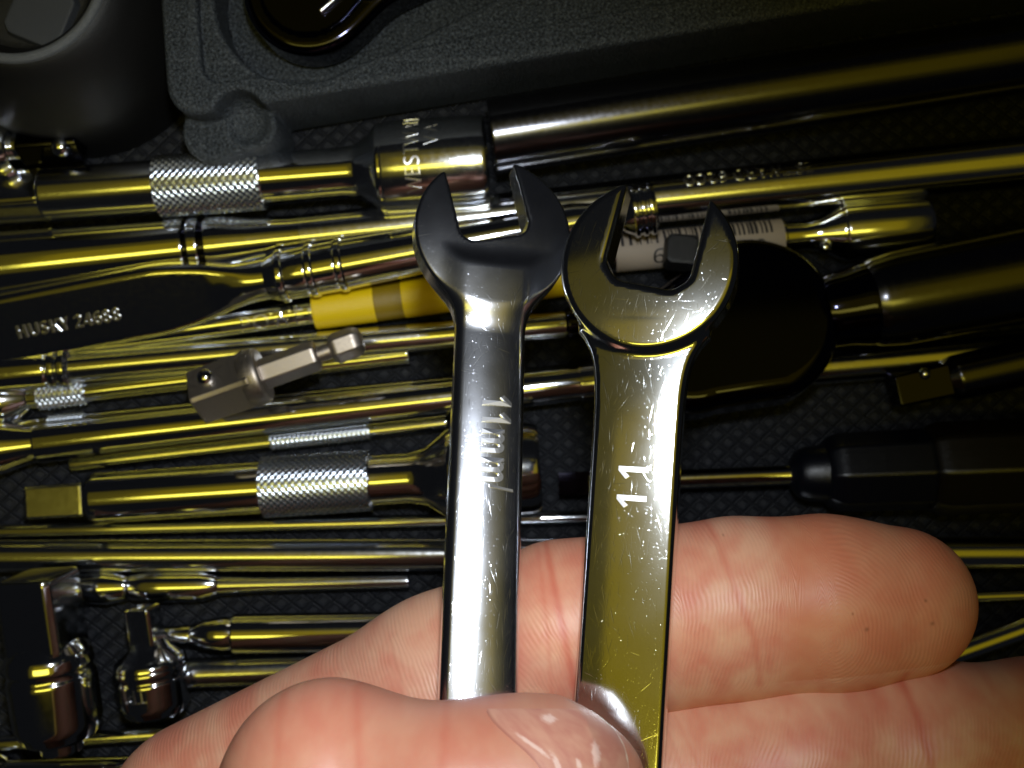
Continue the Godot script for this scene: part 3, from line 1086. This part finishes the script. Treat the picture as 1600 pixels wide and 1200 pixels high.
func skin_maps() -> Array:
	var low := noise(21, 0.006)
	var mid := noise(22, 0.02)
	var fine := noise(23, 0.12)
	var W := 2048
	var Hh := 1024
	var bump := PackedByteArray()
	bump.resize(W * Hh)
	var CW := 1024
	var CH := 512
	var tint := PackedByteArray()
	tint.resize(CW * CH * 3)
	var cr := [
		[[Vector2(1118, 812), Vector2(1140, 900), Vector2(1172, 990), Vector2(1188, 1070)], 5.0, 0.30, 0.25],
		[[Vector2(1150, 880), Vector2(1186, 960), Vector2(1202, 1060)], 4.0, 0.14, 0.08],
		[[Vector2(855, 860), Vector2(868, 930), Vector2(885, 1010), Vector2(900, 1090)], 5.0, 0.30, 0.45],
		[[Vector2(842, 868), Vector2(850, 950), Vector2(862, 1090)], 3.5, 0.16, 0.15],
		[[Vector2(600, 1010), Vector2(622, 1060), Vector2(632, 1100)], 4.0, 0.16, 0.12],
		[[Vector2(448, 1030), Vector2(470, 1048), Vector2(440, 1070)], 4.5, 0.10, 0.22],
		[[Vector2(1424, 1060), Vector2(1432, 1140), Vector2(1446, 1215)], 5.0, 0.20, 0.35],
		[[Vector2(1060, 1130), Vector2(1085, 1180), Vector2(1100, 1220)], 3.0, 0.20, 0.1],
		[[Vector2(1046, 1150), Vector2(1062, 1190), Vector2(1082, 1220)], 3.0, 0.2, 0.1]]
	var thumb_cr := [
		[[Vector2(532, 1072), Vector2(552, 1120), Vector2(570, 1200), Vector2(560, 1280)], 6.0, 0.16, 0.22],
		[[Vector2(424, 1110), Vector2(436, 1160), Vector2(440, 1230)], 6.0, 0.12, 0.14],
		[[Vector2(680, 1100), Vector2(690, 1160), Vector2(690, 1230)], 6.0, 0.08, 0.15]]
	for c in cr + thumb_cr:
		var x0 := 1e9
		var x1 := -1e9
		for p: Vector2 in c[0]:
			x0 = minf(x0, p.x)
			x1 = maxf(x1, p.x)
		c.append_array([x0 - 14.0, x1 + 14.0])
	for y in Hh:
		for x in W:
			var thumb := y > 672
			var q := Vector2(250 + x / 1.28, 1040 + (y - 680) / 1.28) if thumb else Vector2(100 + x / 1.28, 780 + y / 1.28)
			if q.y > 1255.0 or thumb and x > 1120:
				continue
			var h := 0.55
			var n2 := mid.get_noise_2dv(q)
			var n1 := low.get_noise_2dv(q)
			if thumb:
				h += 0.06 * fine.get_noise_2dv(q * 0.5)
				if q.x > 380 and q.x < 720:        # wrinkles over the knuckle
					h += 0.05 * sin(q.x * 0.16 + 4.0 * n2 + 1.2 * sin(q.y * 0.03)) * smoothstep(-0.2, 0.4, n2)
			else:
				var ph := 0.0
				var amp := 0.10
				var middle := q.y > 1098.0 - (q.x - 1045.0) * 0.1 and q.x > 1000.0
				if middle:
					ph = q.x * 0.93 + q.y * 0.28 + 14.0 * n1 + 1.5 * n2
					amp = 0.10 * smoothstep(1090, 1140, q.y)
				elif q.x > 1060:
					var a := q.x + 12.0 * n1 + 2.0 * n2 + 0.02 * (q.y - 950) * (q.y - 950) * 0.06
					var b := Vector2((q.x - 1285) * 1.0, (q.y - 990) * 0.92).length() + 12.0 * n1 + 2.0 * n2
					ph = lerpf(a, b, smoothstep(1215, 1300, q.x))
				else:
					ph = q.x * 0.86 - q.y * 0.5 + 14.0 * n1 + 2.0 * n2
				amp *= 0.55 + 0.9 * clampf(low.get_noise_2dv(q * 2.3) + 0.35, 0, 1)
				h += amp * sin(ph * TAU / 6.6) + 0.03 * fine.get_noise_2dv(q)
			for c in (thumb_cr if thumb else cr):
				if q.x > c[4] and q.x < c[5]:
					h -= crease(q, c[0], c[1]) * c[2]
			bump[y * W + x] = clampi(int(h * 255), 0, 255)
	for y in CH:
		for x in CW:
			var X := x * 2.0
			var Y := y * 2.0
			var thumb := Y > 672
			var q := Vector2(250 + X / 1.28, 1040 + (Y - 680) / 1.28) if thumb else Vector2(100 + X / 1.28, 780 + Y / 1.28)
			var red := clampf(0.5 + 0.85 * low.get_noise_2dv(q) + 0.5 * mid.get_noise_2dv(q), 0, 1)
			var col := Color(0.825, 0.615, 0.50).lerp(Color(0.785, 0.49, 0.395), red)
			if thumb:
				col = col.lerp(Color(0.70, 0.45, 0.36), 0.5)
			elif q.x > 1190 and q.y < 1070 + (1200 - q.x) * 0.1:
				col = col.lerp(Color(0.76, 0.45, 0.30), 0.45 * smoothstep(1190, 1260, q.x))
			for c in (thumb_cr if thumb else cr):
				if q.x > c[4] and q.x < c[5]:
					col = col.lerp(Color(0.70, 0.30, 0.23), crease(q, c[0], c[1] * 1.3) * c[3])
			if not thumb:
				for s: Vector3 in [Vector3(1344, 976, 3.0), Vector3(1322, 952, 1.8), Vector3(1440, 935, 2.2), Vector3(1450, 970, 3.0), Vector3(1140, 843, 1.5)]:
					col = col.lerp(Color(0.34, 0.2, 0.14), 0.4 * exp(-q.distance_squared_to(Vector2(s.x, s.y)) / (s.z * s.z)))
			var i := (y * CW + x) * 3
			tint[i] = int(col.r * 255)
			tint[i + 1] = int(col.g * 255)
			tint[i + 2] = int(col.b * 255)
	var b := Image.create_from_data(W, Hh, false, Image.FORMAT_L8, bump)
	var t := Image.create_from_data(CW, CH, false, Image.FORMAT_RGB8, tint)
	return [ImageTexture.create_from_image(t), ImageTexture.create_from_image(b)]

func hand() -> void:
	# thumb: tip, knuckle, ball of the thumb
	limb([[934, 1226, 153.6, 6.2], [868, 1228, 150.8, 10.7], [790, 1232, 149.8, 11.0], [690, 1240, 148.4, 10.6], [515, 1236, 146, 13.4], [420, 1400, 160, 15.0], [260, 1620, 186, 21.0]])
	# index finger, middle finger
	limb([[1402, 941, 178.5, 12.2], [1290, 943, 179.5, 13.4], [1150, 950, 180.5, 13.8], [1020, 968, 180.5, 13.9], [880, 990, 181, 14.2], [700, 1080, 182.5, 15.4], [330, 1292, 187, 18.4]])
	limb([[1830, 1185, 178, 12.5], [1640, 1175, 178, 14.0], [1450, 1182, 178.5, 14.2], [1260, 1202, 178.5, 14.4], [1060, 1236, 179, 14.8], [820, 1330, 184, 15.6], [430, 1480, 190, 18.5]])
	# ring and little finger, palm, heel: below the frame
	limb([[1760, 1430, 182, 12.0], [1440, 1440, 181, 13.6], [1080, 1490, 182, 14.2], [520, 1640, 194, 17.5]])
	limb([[1540, 1660, 190, 10.5], [1300, 1670, 188, 11.8], [1050, 1710, 189, 12.6], [600, 1800, 198, 16.0]])
	limb([[330, 1292, 188, 17.5], [100, 1760, 200, 21.0], [-80, 2060, 205, 24]])
	limb([[430, 1480, 192, 17.0], [200, 1860, 202, 20.0], [-80, 2060, 205, 24]])
	limb([[520, 1640, 196, 16.0], [260, 1960, 204, 20.0], [-80, 2060, 205, 24]])
	limb([[600, 1800, 198, 15.5], [360, 2040, 204, 19.0], [-80, 2060, 205, 24]])
	var maps := skin_maps()
	var skin := StandardMaterial3D.new()
	skin.resource_name = "skin"
	skin.albedo_texture = maps[0]
	skin.roughness = 0.46
	skin.metallic_specular = 0.45
	skin.heightmap_enabled = true
	skin.heightmap_texture = maps[1]
	skin.heightmap_scale = 0.0115
	skin.texture_repeat = false
	skin.subsurf_scatter_enabled = true
	skin.subsurf_scatter_strength = 0.12
	var at := P(700, 1200, 70)
	var o := thing("hand", "left hand held palm up, thumb pressing two spanners against the index finger", "hand", Transform3D(Basis(), at))
	var lo := Vector3(1e9, 1e9, 1e9)
	var hi := -lo
	for b in bones:
		for e: Vector3 in [b[1], b[1] + b[2]]:
			lo = lo.min(e - Vector3.ONE * 27)
			hi = hi.max(e + Vector3.ONE * 27)
	# thumb and index finger, then the other fingers; both run into the palm, and the gap between index and middle finger stays sharp
	var st := SurfaceTool.new()
	for half in [[2, 3, 4, 6, 7, 8], [0, 1, 5]]:
		shut = half
		st.append_from(nets(hand_field, lo, hi, 1.4, hand_uv, at * 1000.0, pick_bones, 2), 0, Transform3D())
	shut = []
	part("hand_body", st.commit(), skin, o)
	near_bones = bones.slice(0, 12)
	# thumb nail, laid on the thumb
	var V := PackedVector3Array()
	var N := PackedVector3Array()
	var UV := PackedVector2Array()
	var I := PackedInt32Array()
	var nu := 40
	var nv := 40
	var eye := Vector3(0, CAM * 1000, 0)
	for j in nv + 1:
		var v := float(j) / nv
		var y := lerpf(1101.0, 1335.0, v)
		var m := 1.0 - absf(v - 0.5) * 2.0
		var xl := 752.0 + 92.0 * smoothstep(0.0, 1.0, m)
		var xr := 984.0 - 78.0 * pow(1.0 - m, 3.0)
		for i in nu + 1:
			var u := float(i) / nu
			var px := lerpf(xl, xr, u)
			var dir := Vector3((px - 800) / FOCAL, -1, (y - 600) / FOCAL).normalized()
			var p := eye + dir * 90.0
			for k in 40:
				p += dir * hand_field(p) * 0.9
			var n := Vector3(hand_field(p + Vector3(0.1, 0, 0)) - hand_field(p - Vector3(0.1, 0, 0)), hand_field(p + Vector3(0, 0.1, 0)) - hand_field(p - Vector3(0, 0.1, 0)), hand_field(p + Vector3(0, 0, 0.1)) - hand_field(p - Vector3(0, 0, 0.1))).normalized()
			var edge := minf(smoothstep(0.0, 0.06, u), smoothstep(0.0, 0.05, minf(v, 1.0 - v)))
			edge = minf(edge, smoothstep(0.0, 0.03, 1.0 - u) * 1.6)
			V.append((p + n * (0.55 * edge - 0.3) - at * 1000.0) * 0.001)
			N.append(n)
			UV.append(Vector2(u, v))
	for j in nv:
		for i in nu:
			var a := j * (nu + 1) + i
			I.append_array(PackedInt32Array([a, a + 1, a + nu + 1, a + 1, a + nu + 2, a + nu + 1]))
	var ni := Image.create(256, 256, false, Image.FORMAT_RGB8)
	var nn := noise(31, 0.02)
	for y in 256:
		for x in 256:
			var u := x / 256.0
			var v := y / 256.0
			var col := Color(0.77, 0.56, 0.47).lerp(Color(0.72, 0.48, 0.41), clampf(0.5 + nn.get_noise_2d(x, y), 0, 1))
			for s in [[0.16, 0.28, 0.03, 0.10, 0.5], [0.22, 0.44, 0.035, 0.13, -0.4], [0.68, 0.33, 0.035, 0.10, -0.6], [0.52, 0.10, 0.07, 0.03, 0.2], [0.46, 0.40, 0.025, 0.04, -0.5]]:
				var d := (Vector2(u - s[0], v - s[1])).rotated(s[4]) / Vector2(s[2], s[3])
				col = col.lerp(Color(0.93, 0.84, 0.80), 0.6 * smoothstep(1.3, 0.5, d.length() + 0.35 * nn.get_noise_2d(x * 5.0, y * 5.0)))
			col = col.lerp(Color(0.55, 0.30, 0.25), 0.6 * smoothstep(0.07, 0.02, u))
			col = col.lerp(Color(0.90, 0.84, 0.74), smoothstep(0.955, 0.975, u + 0.01 * nn.get_noise_2d(x, y * 2.0)))
			ni.set_pixel(x, y, col)
	var nail := StandardMaterial3D.new()
	nail.resource_name = "nail"
	nail.albedo_texture = ImageTexture.create_from_image(ni)
	nail.roughness = 0.5
	nail.texture_repeat = false
	part("thumb_nail", build(V, N, I, UV), nail, o)
